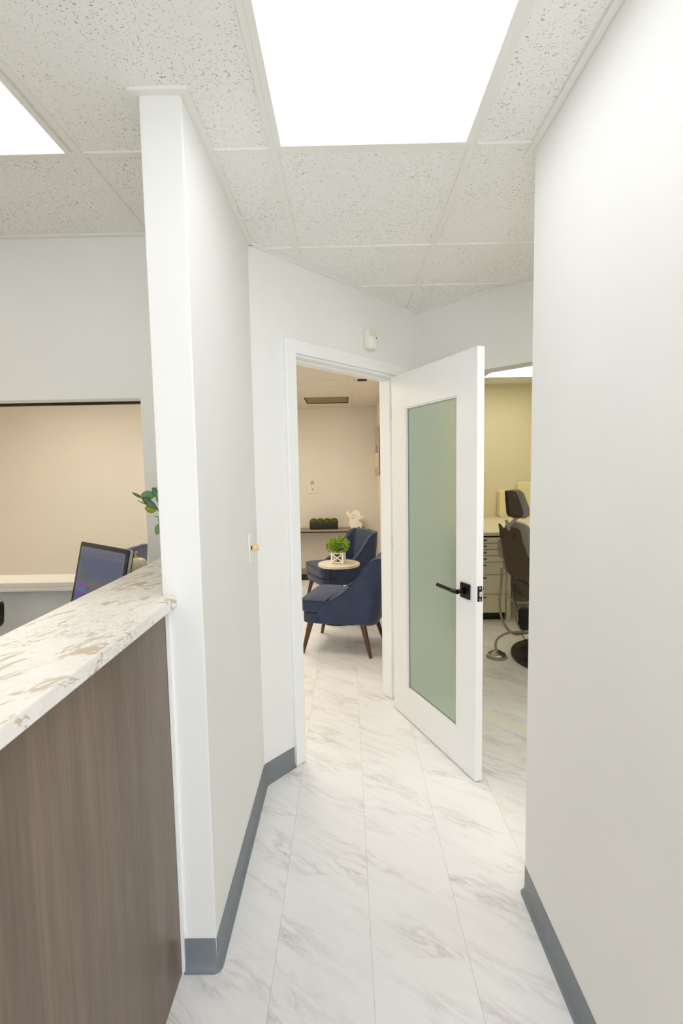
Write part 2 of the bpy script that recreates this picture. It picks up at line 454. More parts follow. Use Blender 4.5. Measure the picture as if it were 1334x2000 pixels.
# operatory
struct(MB().box(.56, 3.3, 6.5, 6.62, 0, H).build('wall_treatment', M['opwall']), 'pale yellow back wall of the treatment room', 'wall')
struct(MB().box(3.2, 3.3, .8, 6.5, 0, H).build('wall_treatment_side', M['opwall']), 'pale side wall of the treatment room', 'wall')
# unseen enclosure
m = MB(); m.box(-3.3, -3.2, -3, 2.375, 0, H)
struct(m.build('wall_reception_side', M['wall']), 'white side wall of the reception office', 'wall')
YF = -1.7
m = MB(); m.box(-.512, -.44, YF-.1, YF, 0, H); m.box(.56, XR, YF-.1, YF, 0, H); m.box(-.44, .56, YF-.1, YF, 2.38, H)
struct(m.build('wall_front', M['wall']), 'white wall around the fill light opening added behind the viewer', 'wall')
struct(MB().box(-3.3, -.512, -3.1, -3.0, 0, H).build('wall_reception_end', M['wall']), 'white end wall of the reception office', 'wall')
wf = MB()  # frame of an unseen opening, added to house the cool fill lamp
for x in (-.44, .51): wf.box(x, x+.05, YF-.08, YF-.02, 0, 2.38)
wf.box(-.39, .51, YF-.08, YF-.02, 2.32, 2.38)
struct(wf.build('window_1', M['trimw']), 'white frame of the opening added for fill light behind the viewer', 'window')
struct(MB().box(-.52, -.512, -3.0, YF-.1, 0, H).box(-.52, -.512, YF-.1, -1.3, 1.173, H).build('wall_partition', M['wall']), 'white partition beside the added opening behind the viewer', 'wall')
struct(MB().box(XR+.12, 3.3, .7, .8, 0, H).build('wall_passage', M['wall']), 'white wall of the passage behind the right wall', 'wall')
# half wall carrying the counter and its brown panel
def pan():
    o = MB().box(-.526, -.508, -2.9, YC-.012, .0, 1.142).build('front_panel', M['panel']); return o

# ---- door trim
m = MB()
m.prism([W1(.2035, .0), W1(.2035, .018), W1(OP0, .018), W1(OP0, .0)], .004, OPH+.066)
m.prism([W1(OP1), W1(OP1, .018), W1(1.285, .018), W1(1.285)], .004, OPH)
m.prism([W1(OP0), W1(OP0, .018), W1(1.285, .018), W1(1.285)], OPH, OPH+.066)
struct(m.build('trim_3', M['trimw'], bevel=.003), 'white casing around the door opening', 'trim')
m = MB()                                    # jamb lining with stops
m.prism([W1(OP0, .002), W1(OP0+.004, .002), W1(OP0+.004, -.13), W1(OP0, -.13)], .004, OPH)
m.prism([W1(OP1, .002), W1(OP1, -.13), W1(OP1-.012, -.13), W1(OP1-.012, .002)], .004, OPH)
m.prism([W1(OP1-.012, -.045), W1(OP1-.012, -.105), W1(OP1-.024, -.105), W1(OP1-.024, -.045)], .004, OPH)
m.prism([W1(OP0, .002), W1(OP1, .002), W1(OP1, -.13), W1(OP0, -.13)], OPH-.012, OPH)
m.prism([W1(OP0, -.045), W1(OP1, -.045), W1(OP1, -.105), W1(OP0, -.105)], OPH-.026, OPH-.012)
struct(m.build('trim_4', M['trimw'], bevel=.002), 'white door jamb lining and stop', 'trim')
m = MB()
m.prism([W2(SO0, -.085), W2(SO1, -.085), W2(SO1, .012), W2(SO0, .012)], 0, .003)
struct(m.build('trim_5', M['threshold']), 'pale threshold on the floor of the treatment room opening', 'trim')
m = MB()
m.prism([W2(SO0, -.115), W2(SO1, -.115), W2(SO1, -.085), W2(SO0, -.085)], 0, .006)
struct(m.build('trim_6', M['strip'], bevel=.002), 'white transition strip on the floor before the treatment room', 'trim')
struct(MB().box(-.5255, -.5165, YC-.011, YC, 0, 1.14).build('trim_7', M['trimw']), 'thin white caulk strip beside the brown panel', 'trim')

# ---- cove base
def sweep(path, prof):
    """path of 2-D points walked with the room on the RIGHT-hand side"""
    P = [Vector(p) for p in path]; rings = []
    for i, p in enumerate(P):
        ds = []
        if i > 0: ds.append((P[i]-P[i-1]).normalized())
        if i < len(P)-1: ds.append((P[i+1]-P[i]).normalized())
        ns = [Vector((d.y, -d.x)) for d in ds]
        if len(ns) == 2:
            n = (ns[0]+ns[1]); n.normalize(); n = n/max(.5, n.dot(ns[0]))
        else: n = ns[0]
        rings.append([(p.x+n.x*o, p.y+n.y*o, z) for o, z in prof])
    mb = MB(); mb.loft(rings); return mb
COVE = [(0, .105), (.003, .1045), (.0035, .03), (.006, .014), (.012, .005), (.016, .003), (.016, 0), (0, 0)]
def arc(cx, cy, r, a0, a1, n=5):
    return [(cx+r*math.cos(math.radians(a0+(a1-a0)*k/n)), cy+r*math.sin(math.radians(a0+(a1-a0)*k/n))) for k in range(n+1)]
path = [(-.519, YC)]+arc(XL-.012, YC+.012, .012, -90, 0)+[(XL, 2.36-.012), (XL+.004, 2.36-.0005)]+[W1(.012), W1(.2)]
struct(sweep(path, COVE).build('baseboard_left', M['cove'], smooth=True, angle=50), 'grey vinyl cove base around the stub wall', 'baseboard')
path = [(XR, 1.525)]; path = path[::-1]
def flip(p): return p[::-1]
# right wall: walking towards the camera keeps the room on the right-hand side
path = [(XR+.1, YR), ]+flip(arc(XR+.012, YR-.012, .012, 180, 90))+[(XR, 1.53)]
struct(sweep(path, COVE).build('baseboard_right', M['cove'], smooth=True, angle=50), 'short grey vinyl cove base piece at the corner of the right wall', 'baseboard')
struct(sweep([(XR, 1.529), (XR, -2.9)], COVE).build('baseboard_right', M['cove'], smooth=True, angle=50), 'long grey vinyl cove base along the right wall', 'baseboard')

# ---- ceiling grid (rails) and wall angles
m = MB(); z0, z1 = H-.006, H+.002
for x in (-2.65, -2.04, -1.43, -.82):
    m.box(x-.012, x+.012, -3, 2.25, z0, z1)
GX = (-.210, .413)
m.box(GX[0]-.012, GX[0]+.012, -3, 2.60, z0, z1)
m.box(GX[1]-.012, GX[1]+.012, -3, 3.36, z0, z1)
for y in (-.98, .43, 1.70):
    m.box(-3.2, -1.442 if y < 0 else -.832, y-.012, y+.012, z0, z1)
    m.box(-.808, GX[0]-.012, y-.012, y+.012, z0, z1)
    m.box(GX[0]+.012, GX[1]-.012, y-.012, y+.012, z0, z1)
    m.box(GX[1]+.012, XR if y < YR-.01 else 1.7, y-.012, y+.012, z0, z1)
for y, xa in ((2.425, -.37), (2.94, .10)):
    if xa < GX[0]: m.box(xa, GX[0]-.012, y-.012, y+.012, z0, z1)
    m.box(max(xa, GX[0]+.012), GX[1]-.012, y-.012, y+.012, z0, z1)
    m.box(GX[1]+.012, 1.4 if y < 2.9 else .90, y-.012, y+.012, z0, z1)
m.box(1.02-.012, 1.02+.012, .8, 2.86, z0, z1)
struct(m.build('trim_8', M['grid'], bevel=.001, seg=1), 'white suspended ceiling grid rails', 'trim')
m = MB(); z0 = H-.010; w = .022
m.prism([(XLO-w, YC-w), (XL+w, YC-w), (XL+w, YC), (XLO-w, YC)], z0, H)
m.box(XLO-w, XLO, YC, 2.255-w, z0, H)
m.box(XL, XL+w, YC, 2.37, z0, H)
m.prism([W1(.0), W1(L1), W1(L1-w, w), W1(.018, w)], z0, H)
m.prism([W2(0), W2(2.1), W2(2.1, -w), W2(w, -w)], z0, H)
m.box(XR-w, XR, -3, YR+.0, z0, H); m.box(XR-w, XR+.14, YR, YR+w, z0, H)
m.box(-3.2, XLO, 2.255-w, 2.255, z0, H)
struct(m.build('trim_9', M['grid'], bevel=.001, seg=1), 'white wall angle where ceiling meets walls', 'trim')
m = MB(); z0 = HW-.005
for x in (-1.15, -.535, .071):
    m.box(x-.011, x+.011, 3.3, 7.2, z0, HW)
for y in (3.55, 5.62, 6.98, 4.26, 4.98):
    m.box(-1.25, .44, y-.008, y+.008, z0+.001, HW)
m.box(.405, .425, 3.65, 7.2, z0-.002, HW); m.box(-1.3, .44, 7.18, 7.2, z0-.002, HW)
struct(m.build('trim_10', M['gridw']), 'beige ceiling grid rails of the waiting room', 'trim')
m = MB()
for x in (1.565, 2.205): m.box(x-.012, x+.012, 2.9, 6.5, H-.006, H)
m.box(.56, 3.2, 5.965, 5.99, H-.006, H); m.box(.56, 3.2, 6.478, 6.5, H-.008, H)
struct(m.build('trim_11', M['grid']), 'ceiling grid rails of the treatment room', 'trim')

# thin black gaps seen where tiles sit off the wall angle
# ---- ceiling lights
def troffer(label, x0, x1, y0, y1, z, mat, group='ceiling light panels', rim=.02):
    t = thing('ceiling_light', label, 'ceiling light', ((x0+x1)/2, (y0+y1)/2, z), 0, group)
    cx, cy = (x0+x1)/2, (y0+y1)/2
    hx, hy = (x1-x0)/2, (y1-y0)/2
    f = MB()
    for a in ((-hx-rim, hx+rim, -hy-rim, -hy), (-hx-rim, hx+rim, hy, hy+rim), (-hx-rim, -hx, -hy, hy), (hx, hx+rim, -hy, hy)):
        f.box(a[0], a[1], a[2], a[3], -.008, -.0005)
    f.build('frame', M['grid'], t, bevel=.001, seg=1)
    MB().box(-hx, hx, -hy, hy, -.005, -.001).build('diffuser', mat, t)
    return t
troffer('bright white flush light panel in the hall ceiling overhead', -.184, .386, .455, 1.673, H, M['light'])
troffer('white light panel in the hall ceiling behind the viewer', -.184, .386, -2.2, -1.0, H, M['light'])
troffer('ribbed light panel in the reception ceiling at upper left', -1.415, -.862, .455, 1.683, H, M['lightl'])
troffer('ribbed light panel in the reception ceiling farther left', -2.63, -2.06, .455, 1.683, H, M['lighth'])
troffer('light panel in the reception ceiling out of view near desk', -1.415, -.862, -1.9, -.75, H, M['lighth'])
troffer('fill light panel added unseen in the passage ceiling behind the right wall', 1.16, 1.73, .95, 1.95, H, M['fillp'])  # added out of sight to brighten the angled walls and the door
troffer('light panel in the waiting room ceiling seen past the door jamb', -1.13, -.552, 4.79, 5.95, HW, M['lightw'])
troffer('light panel in the waiting room ceiling above the reception opening', -3.1, -2.5, 3.6, 4.8, HW, M['lightw2'])
troffer('light panel in the waiting room ceiling near the doorway', -1.13, -.552, 3.3, 3.9, HW, M['lightw'])
troffer('light panel in the treatment room ceiling above the dental chair', 1.585, 2.185, 4.74, 5.945, H, M['lighto'])

# ---- waiting room ceiling vents
t = thing('ceiling_vent', 'rectangular ceiling vent with brown filter in waiting room ceiling', 'ceiling vent', (-.22, 6.34, HW))
f = MB()
for a in ((-.30, .30, -.31, -.285), (-.30, .30, .285, .31), (-.30, -.262, -.285, .285), (.262, .30, -.285, .285)): f.box(*a, -.01, 0)
f.build('frame', M['gridw'], t)
MB().box(-.262, .262, -.285, .285, -.004, -.001).build('filter', M['filter'], t)
f = MB()
for a in ((-.262, -.252, -.285, .285), (.252, .262, -.285, .285), (-.252, .252, -.285, -.276), (-.252, .252, .276, .285)): f.box(*a, -.012, -.002)
f.build('inner_edge', M['gap'], t)
t = thing('ceiling_vent', 'small ceiling vent with dark slot close to the door head', 'ceiling vent', (.19, 4.92, HW))
MB().box(-.09, .2, -.12, .14, -.008, 0).build('frame', M['gridw'], t, bevel=.002)
m = MB()
for k in range(4): m.box(-.07, .02, -.05+k*.035, -.034+k*.035, -.011, -.008)
m.build('slot', M['gap'], t)

# ------------------------------------------------------------------ door
h0 = Vector((.282, 3.147)); h1 = Vector((.598, 2.355)); e = (h1-h0).normalized()
ang = math.atan2(e.y, e.x)
door = bpy.data.objects.new('door_1', None); COL.objects.link(door)
door.location = (h0.x, h0.y, 0); door.rotation_euler = (0, 0, ang); door.empty_display_size = .1
struct(door, 'open white door with a tall frosted glass pane and dark lever', 'door')
LW, TH, ZB, ZT = .853, .038, .010, 2.063
gx0, gx1, gz0, gz1 = .168, .688, .198, 1.868
MB().box(0, gx0, 0, TH, ZB, ZT).box(gx1, LW, 0, TH, ZB, ZT).box(gx0, gx1, 0, TH, ZB, gz0).box(gx0, gx1, 0, TH, gz1, ZT).build('leaf', M['trimw'], door)
bd = .008
m = MB()
for ya, yb in ((.008, .013), (.025, .030)):
    m.box(gx0, gx0+bd, ya, yb, gz0, gz1).box(gx1-bd, gx1, ya, yb, gz0, gz1).box(gx0+bd, gx1-bd, ya, yb, gz0, gz0+bd).box(gx0+bd, gx1-bd, ya, yb, gz1-bd, gz1)
m.build('glazing_bead', M['trimw'], door)
MB().box(gx0+.0005, gx1-.0005, .016, .022, gz0+.0005, gz1-.0005).build('glass_pane', M['frost'], door)
def lever(side):
    s = -1 if side == 0 else 1
    y0 = 0 if side == 0 else TH
    hx, hz = .7715, .929
    r = MB(); a, b_ = sorted((y0, y0+s*.009))
    r.box(hx-.037, hx+.037, a, b_, hz-.037, hz+.037)
    o = r.build('rosette', M['black'], door, bevel=.002)
    l = MB()
    l.tube([(hx, y0+s*.009, hz), (hx, y0+s*.020, hz)], .017, 16)
    l.tube([(hx, y0+s*.018, hz), (hx, y0+s*.052, hz)], .011, 16)
    l.tube([(hx+.004, y0+s*.050, hz), (hx-.028, y0+s*.056, hz-.001), (hx-.03, y0+s*.056, hz-.001)], .0115, 14)
    l.build('spindle', M['bronze'], o, smooth=True)
    l = MB()
    l.tube([(hx-.026, y0+s*.056, hz-.001), (hx-.10, y0+s*.058, hz+.0), (hx-.162, y0+s*.058, hz+.001), (hx-.168, y0+s*.058, hz+.001)], [.0105, .010, .010, .006], 8)
    l.build('lever', M['bronze'], o, smooth=True, angle=30)
lever(0); lever(1)
o = MB().box(LW, LW+.0025, .006, .032, .893, .966).build('latch_plate', M['blackp'], door, bevel=.001)
m = MB(); m.box(LW+.0025, LW+.014, .012, .026, .917, .941); m.build('latch_bolt', M['latchm'], o, bevel=.004)
for z in (.902, .957): MB().tube([(LW+.002, .019, z), (LW+.0045, .019, z)], .005, 12).build('screw', M['latchm'], o)
for z in (.22, 1.05, 1.86):
    MB().tube([(-.012, .030, z-.05), (-.012, .030, z+.05)], .007, 12).box(-.06, .0, .028, .031, z-.045, z+.045).build('hinge', M['steel'], door)

# ------------------------------------------------------------------ light switch and motion sensor
t = thing('dimmer_switch', 'white wall plate with yellowed round dimmer knob on stub wall', 'light switch', (XL, 2.185, 1.192))
MB().box(0, .006, -.037, .037, -.062, .062).build('wall_plate', M['white'], t, bevel=.003)
m = MB(); m.tube([(.006, 0, 0), (.012, 0, 0), (.014, 0, 0)], [.0085, .0085, .008], 20); m.build('collar', M['blackp'], t, smooth=True)
m = MB(); m.tube([(.012, 0, 0), (.014, 0, 0), (.034, 0, 0), (.036, 0, 0)], [.0125, .0145, .0135, .011], 22); m.build('knob', M['knob'], t, smooth=True)
p = W1(.872, 0)
t = thing('motion_sensor', 'small white motion sensor on angled wall above the door', 'motion sensor', (p[0], p[1], 2.255), math.atan2(d1.y, d1.x))
# local: x along the wall, -y into the hall
MB().prism([(-.040, 0), (-.040, -.022), (-.032, -.034), (.032, -.034), (.040, -.022), (.040, 0)], -.052, .058).build('housing', M['ivory'], t, bevel=.006, seg=3)
m = MB()
m.loft([[(-.026, -.032, z), (-.022, -.032-dy, z), (0, -.036-dy*1.3, z), (.022, -.032-dy, z), (.026, -.032, z)] for z, dy in ((-.046, .012), (-.03, .018), (.005, .018), (.018, .008))])
m.build('lens', M['white'], t, smooth=True)
MB().box(.010, .015, -.056, -.05, .006, .012).build('indicator', M['gap'], t)

# ------------------------------------------------------------------ reception desk
t = thing('reception_desk', 'reception desk with brown wood grain front panel under the quartz counter', 'desk', (-.526, 0, 0))
MB().box(-.012, 0, -2.9, YC-.012, 0, 1.139).build('front_panel', M['panel'], t)
MB().box(-.13, -.012, -2.9, YC+.79, 0, 1.139).build('pony_wall', M['wall'], t)
MB().box(-.70, -.13, -2.9, 2.24, .715, .745).build('desk_surface', M['desk'], t, bevel=.003)
for ys in (-2.8, -.2, 2.2): MB().box(-.68, -.15, ys, ys+.02, 0, .715).build('support', M['desk'], t)
# the counter: L-shaped plan so that it butts against the stub wall
xf, xb = -.4935, -.772
m = MB().prism([(xf, -2.9), (xf, YC-.0005), (XLO-.0005, YC-.0005), (XLO-.0005, 2.2545), (xb, 2.2545), (xb, -2.9)], 1.140, 1.172)
tag(m.build('countertop', M['quartz'], bevel=.003), 'cream quartz countertop with tan flecks on the reception desk', 'countertop')

# monitor
TLc = Vector((-1.158, 2.200)); TRc = Vector((-.805, 1.908)); er = (TRc-TLc); wM = er.length*.915; er.normalize()
t = thing('computer_monitor', 'black framed computer monitor with lit screen behind the counter', 'monitor', (TLc.x, TLc.y, .745), math.atan2(er.y, er.x))
zt = 1.230-.745; hM = .30; tilt = math.radians(-13)
Tm = Matrix.Translation((0, 0, zt)) @ Matrix.Rotation(tilt, 4, 'X')
# local panel: x 0..w, y thickness (+y away from viewer), z 0..-h
def rrect(x0, x1, z0, z1, r, n=4):
    out = []
    for cx, cz, a in ((x1-r, z1-r, 0), (x0+r, z1-r, 90), (x0+r, z0+r, 180), (x1-r, z0+r, 270)):
        out += [(cx+r*math.cos(math.radians(a+90*k/n)), cz+r*math.sin(math.radians(a+90*k/n))) for k in range(n+1)]
    return out
def slab(mb, pts, y0, y1, T):
    R = Matrix(((1, 0, 0, 0), (0, 0, 1, 0), (0, 1, 0, 0), (0, 0, 0, 1)))   # (x,z,y)->(x,y,z)
    mb.prism(pts, y0, y1, T @ R); return mb
slab(MB(), rrect(0, wM, -hM, 0, .012), 0, .006, Tm).build('bezel', M['blackp'], t, smooth=True, angle=30)
slab(MB(), rrect(0, wM, -hM, 0, .012), .006, .018, Tm).build('silver_edge', M['silver'], t, smooth=True, angle=30)
slab(MB(), rrect(.004, wM-.004, -hM+.004, -.004, .012), .018, .024, Tm).build('back_shell', M['blackp'], t, smooth=True, angle=30)
sc = MB(); bz = .018; SW = wM-2*bz; SH = hM-2*bz
def sq(u0, u1, v0, v1, mi, lift=0):
    sc.mi = mi
    R = [Tm @ Vector((bz+u*SW, -.0008-lift, -bz-v*SH)) for u, v in ((u0, v0), (u1, v0), (u1, v1), (u0, v1))]
    f = sc.b.faces.new([sc.b.verts.new(q) for q in R]); f.material_index = mi
sq(0, 1, 0, 1, 6)
sq(.05, .93, .17, .62, 0, .0002); sq(0, 1, .0, .13, 1, .0002); sq(.03, .8, .07, .11, 7, .0004)
sq(.05, .3, .42, .50, 3, .0004); sq(.3, .93, .50, .98, 2, .0004); sq(.06, .28, .60, .655, 4, .0006); sq(.06, .28, .665, .71, 5, .0006)
sq(.06, .28, .735, .785, 4, .0006); sq(.06, .28, .80, .86, 5, .0006); sq(0, .02, .54, .6, 4, .0004)
for k in range(14): sq(.04+k*.055, .075+k*.055, .075, .10, 1, .0007)
sc.build('screen', SCR, t)
m = MB(); m.tube([(wM/2, .05, .40), (wM/2, .09, .25), (wM/2, .09, .01)], .02, 12); m.build('stand', M['silver'], t, smooth=True)
slab(MB(), [], 0, 0, Tm) if False else None
MB().box(wM/2-.11, wM/2+.11, -.01, .13, 0, .010).build('foot', M['silver'], t, bevel=.003)

# pumpkin
t = thing('white_pumpkin', 'small white decorative pumpkin on window ledge beside the monitor', 'pumpkin', (-.935, 2.236, 1.052))
m = MB(); rings = []
for i in range(1, 14):
    a = PI*i/14
    ring = []
    for k in range(64):
        th = 2*PI*k/64
        rr = .045*(1+.09*abs(math.cos(th*4.5))**.7-.05)*math.sin(a)**.8
        zz = .050-.051*math.cos(a)*(1-.14*(1-math.sin(a)))
        ring.append((rr*math.cos(th), rr*math.sin(th), zz))
    rings.append(ring)
m.loft(rings); m.build('rind', M['pumpkin'], t, smooth=True, angle=80)
MB().tube([(0, 0, .088), (-.003, 0, .100), (-.006, 0, .110), (-.002, 0, .119), (.003, 0, .123)], [.008, .0052, .0045, .005, .0042], 9).build('stem', M['pstem'], t, smooth=True)

# eucalyptus in a vase behind the stub wall end
t = thing('eucalyptus_vase', 'green eucalyptus branches in a white vase on counter behind stub wall', 'plant', (-.640, 1.98, 1.172))
MB().lathe([(.03, 0), (.04, .01), (.043, .05), (.034, .10), (.022, .13), (.024, .142), (.020, .142), (.018, .13), (.012, .02)], seg=28).build('vase', M['vase'], t, smooth=True)
def leafmesh(L, W, cup=.15, n=6):
    """flat-ish leaf along +x, returns verts rows"""
    rows = []
    for i in range(n+1):
        f = i/n; w = W*math.sin(PI*min(1, f*.96+.03))**.65
        rows.append([(L*f, -w/2, cup*W*.5*f), (L*f, 0, -cup*W*.3), (L*f, w/2, cup*W*.5*f)])
    return rows
def add_leaf(mb, T, L, W, cup=.2):
    R = [[mb.b.verts.new(T @ Vector(p)) for p in r] for r in leafmesh(L, W, cup)]
    for i in range(len(R)-1):
        for j in range(2):
            f = mb.b.faces.new((R[i][j], R[i+1][j], R[i+1][j+1], R[i][j+1])); f.material_index = mb.mi
def aim(p, d, roll=0):
    d = Vector(d).normalized(); q = d.to_track_quat('X', 'Z').to_matrix().to_4x4()
    return Matrix.Translation(p) @ q @ Matrix.Rotation(roll, 4, 'X')
stems = MB(); st = []
for k, (dx, dy, hh) in enumerate(((-.05, -.03, .33), (-.03, .05, .38), (.04, .02, .40), (.05, -.05, .34), (0, -.06, .30), (-.035, .015, .42))):
    pts = [(dx*f*f*1.2+.004*math.sin(k), dy*f*f*1.2, .05+hh*f) for f in [i/7 for i in range(8)]]
    stems.tube(pts, .0018, 6); st.append(pts)
# the twigs that lean out past the wall edge
stems.tube([(0, 0, .05), (-.02, -.015, .10), (-.05, -.035, .138), (-.082, -.041, .214), (-.135, -.041, .254)], .0015, 6)
stems.tube([(-.082, -.041, .214), (-.125, -.041, .231)], .0012, 6); stems.tube([(-.055, -.037, .15), (-.078, -.041, .156), (-.08, -.041, .184)], .0012, 6)
stems.build('stems', M['stem'], t, smooth=True)
lf = MB()
rnd = random.Random(5)
for k, pts in enumerate(st):
    for i in range(3, 8):
        for s_ in (-1, 1):
            a = rnd.uniform(0, 2*PI)
            d = Vector((math.cos(a), math.sin(a), rnd.uniform(-.1, .6)))
            if pts[i][0] < -.01 and d.x < 0: d.x = -d.x          # keep the hidden part behind the wall
            lf.mi = rnd.choice((0, 0, 2))
            add_leaf(lf, aim(pts[i], d, rnd.uniform(-.6, .6)), rnd.uniform(.03, .042), rnd.uniform(.024, .034))
def facing_leaf(r, tp, W, mi, dy=0, cup=.12):
    a = Vector((r[0]+.640, -.04+dy, r[1]-1.172)); b2 = Vector((tp[0]+.640, -.045+dy, tp[1]-1.172))
    X = (b2-a); L = X.length; X.normalize(); Z = Vector((.36, -.93, 0)); Z = (Z-X*Z.dot(X)).normalized(); Y = Z.cross(X)
    lf.mi = mi
    add_leaf(lf, Matrix(((X.x, Y.x, Z.x, a.x), (X.y, Y.y, Z.y, a.y), (X.z, Y.z, Z.z, a.z), (0, 0, 0, 1))), L, W, cup)
facing_leaf((-.775, 1.426), (-.814, 1.450), .011, 2); facing_leaf((-.765, 1.403), (-.798, 1.421), .005, 1)
facing_leaf((-.731, 1.436), (-.781, 1.440), .036, 0, .004); facing_leaf((-.722, 1.386), (-.776, 1.430), .027, 2, -.004)
facing_leaf((-.722, 1.386), (-.768, 1.389), .036, 1); facing_leaf((-.720, 1.428), (-.733, 1.468), .022, 2)
facing_leaf((-.716, 1.466), (-.742, 1.461), .005, 2); facing_leaf((-.718, 1.356), (-.734, 1.358), .004, 2)
facing_leaf((-.718, 1.328), (-.728, 1.287), .024, 0); facing_leaf((-.700, 1.40), (-.72, 1.45), .03, 0)
o = lf.build('leaves', [M['euca'], M['eucay'], M['eucad']], t, smooth=True)
o.modifiers.new('th', 'SOLIDIFY').thickness = .0006

# office chair whose headrest edge peeks in at the left
t = thing('office_chair', 'black office chair with rounded headrest at left edge behind counter', 'chair', (-1.478, 1.92, 0), math.radians(0))
slab(MB(), rrect(-.19, .048, .936, 1.052, .028, 5), -.03, .03, Matrix.Rotation(math.radians(5), 4, 'Y')).build('headrest', M['officechair'], t, bevel=.006)
MB().tube([(0, .02, .98), (0, .05, .85), (0, .05, .7)], .014, 10).build('headrest_post', M['black'], t, smooth=True)
slab(MB(), rrect(-.22, .22, .50, .86, .06, 5), -.02, .04, Matrix.Identity(4)).build('backrest', M['officechair'], t, bevel=.01)
MB().prism(rrect(-.24, .24, -.46, .02, .07, 5), .42, .50).build('seat', M['officechair'], t, bevel=.015)
MB().cyl((0, -.2), .03, .03, .09, .42).build('column', M['black'], t, smooth=True)
for k in range(5):
    a = 2*PI*k/5+.3
    MB().tube([(0, -.2, .10), (.27*math.cos(a), -.2+.27*math.sin(a), .065)], [.022, .014], 8).build('leg', M['black'], t, smooth=True)
    MB().sphere((.27*math.cos(a), -.2+.27*math.sin(a), .028), .028, seg=12, rg=8).build('castor', M['black'], t, smooth=True)

# ------------------------------------------------------------------ armchairs
ARM = [(.14, .365), (.146, .387), (.157, .407), (.196, .433), (.266, .469), (.336, .513), (.391, .556), (.433, .598), (.474, .652), (.515, .715), (.542, .757), (.569, .785), (.61, .803), (.70, .815)]
def armz(s):
    if s <= ARM[0][0]: return ARM[0][1]
    for a, b_ in zip(ARM, ARM[1:]):
        if s <= b_[0]: return a[1]+(b_[1]-a[1])*(s-a[0])/(b_[0]-a[0])
    return ARM[-1][1]
def make_chair(label, group):
    t = thing('armchair', label, 'armchair', (0, 0, 0), 0, group)
    # U shaped shell: plan path of the outer face
    HWd = .292; rear = .635; rc = .10
    path = []
    for i in range(15): path.append((.14+(rear-rc-.14)*i/14, -HWd, 0, -1))
    for k in range(1, 11):
        a = math.radians(-90+90*k/10); path.append((rear-rc+rc*math.cos(a), -HWd+rc+rc*math.sin(a), math.cos(a), math.sin(a)))
    for k in range(1, 8):
        w = (-HWd+rc)+(2*(HWd-rc))*k/8; path.append((rear, w, 1, 0))
    for k in range(0, 11):
        a = math.radians(90*k/10); path.append((rear-rc+rc*math.cos(a), HWd-rc+rc*math.sin(a), math.cos(a), math.sin(a)))
    for i in range(13, -1, -1): path.append((.14+(rear-rc-.14)*i/14, HWd, 0, 1))
    rings = []; pipe = []
    for (s, w, nx, ny) in path:
        # flare of the back: grows towards the rear and with height
        g = max(0, min(1, (s-.30)/.30)); g = g*g*(3-2*g)
        # effective arm parameter: the top line at height
        se = s+ (.05*g)
        top = armz(s+g*.045)
        if nx > .3: top = .808+.012*(1-abs(w)/HWd)
        th = .05+.02*g
        def P(off, z):
            k = max(0, z-.27)
            rake = g*.05*min(1, k/.5)
            return (s-nx*off+rake, w-ny*off, z)
        zs = [(.055, .262), (.02, .268), (.004, .29), (0, .33)]
        n = 5
        pr = [P(o, z) for o, z in zs]
        for j in range(1, n): pr.append(P(0, .33+(top-.02-.33)*j/n))
        pr += [P(0, top-.016), P(.004, top-.004), P(.016, top+.001), P(th-.016, top+.001), P(th-.004, top-.004), P(th, top-.016)]
        for j in range(n-1, 0, -1): pr.append(P(th, .33+(top-.02-.33)*j/n))
        pr += [P(th, .33), P(th+.01, .262)]
        rings.append(pr)
        pipe.append(P(.001, top-.004))
    m = MB(); m.loft(rings); m.build('backrest', M['navy'], t, smooth=True, angle=50)
    m = MB(); front = Vector(pipe[0])
    q0 = [(.138, -HWd, .27), (.138, -HWd, .32)]; q1 = [(.138, HWd, .32), (.138, HWd, .27)]
    m.tube(q0+pipe+q1, .0042, 7); m.build('piping', M['navypipe'], t, smooth=True)
    # base box under the cushion
    m = MB()
    pts = [(.0, -.22), (.012, -.262), (.05, -.284), (.16, -.288), (.44, -.282), (.53, -.2), (.56, 0), (.53, .2), (.44, .282), (.16, .288), (.05, .284), (.012, .262), (.0, .22)]
    m.prism(pts, .262, .348); m.build('seat_base', M['navy'], t, bevel=.014, seg=3)
    # T-shaped seat cushion
    cs = [(-.014, -.20), (-.008, -.255), (.02, -.284), (.06, -.288), (.205, -.288), (.215, -.238), (.50, -.225), (.54, -.12), (.55, 0), (.54, .12), (.50, .225), (.215, .238), (.205, .288), (.06, .288), (.02, .284), (-.008, .255), (-.014, .20), (-.018, 0)]
    m = MB()
    def sh(k, z, crown=0): return [((x-.26)*k+.26, y*k, z) for x, y in cs]
    m.loft([sh(.975, .356), sh(1, .364), sh(1, .444), sh(.985, .455), sh(.90, .462), sh(.6, .474), sh(.2, .480)])
    m.build('seat_cushion', M['navy'], t, smooth=True, angle=35)
    MB().tube([((x-.26)*1.002+.26, y*1.002, .449) for x, y in cs], .0038, 7, closed=True).build('piping', M['navypipe'], t, smooth=True)
    for (fx, fy, tx, ty) in ((0, -.265, .062, -.225), (0, .265, .062, .225), (.574, -.262, .50, -.215), (.574, .262, .50, .215)):
        m = MB(); m.tube([(fx, fy, 0), (tx, ty, .268)], [.0135, .026], 12); m.build('leg', M['walnut'], t, smooth=True)
    return t
GRP = 'navy armchairs in the waiting room'
c1 = make_chair('navy armchair nearest the doorway, seen from its side', GRP)
def dup(root, label):
    r = root.copy(); COL.objects.link(r); r['label'] = label
    for ch in list(root.children):
        c = ch.copy(); COL.objects.link(c); c.parent = r
        for g in list(ch.children):
            g2 = g.copy(); COL.objects.link(g2); g2.parent = c
    return r
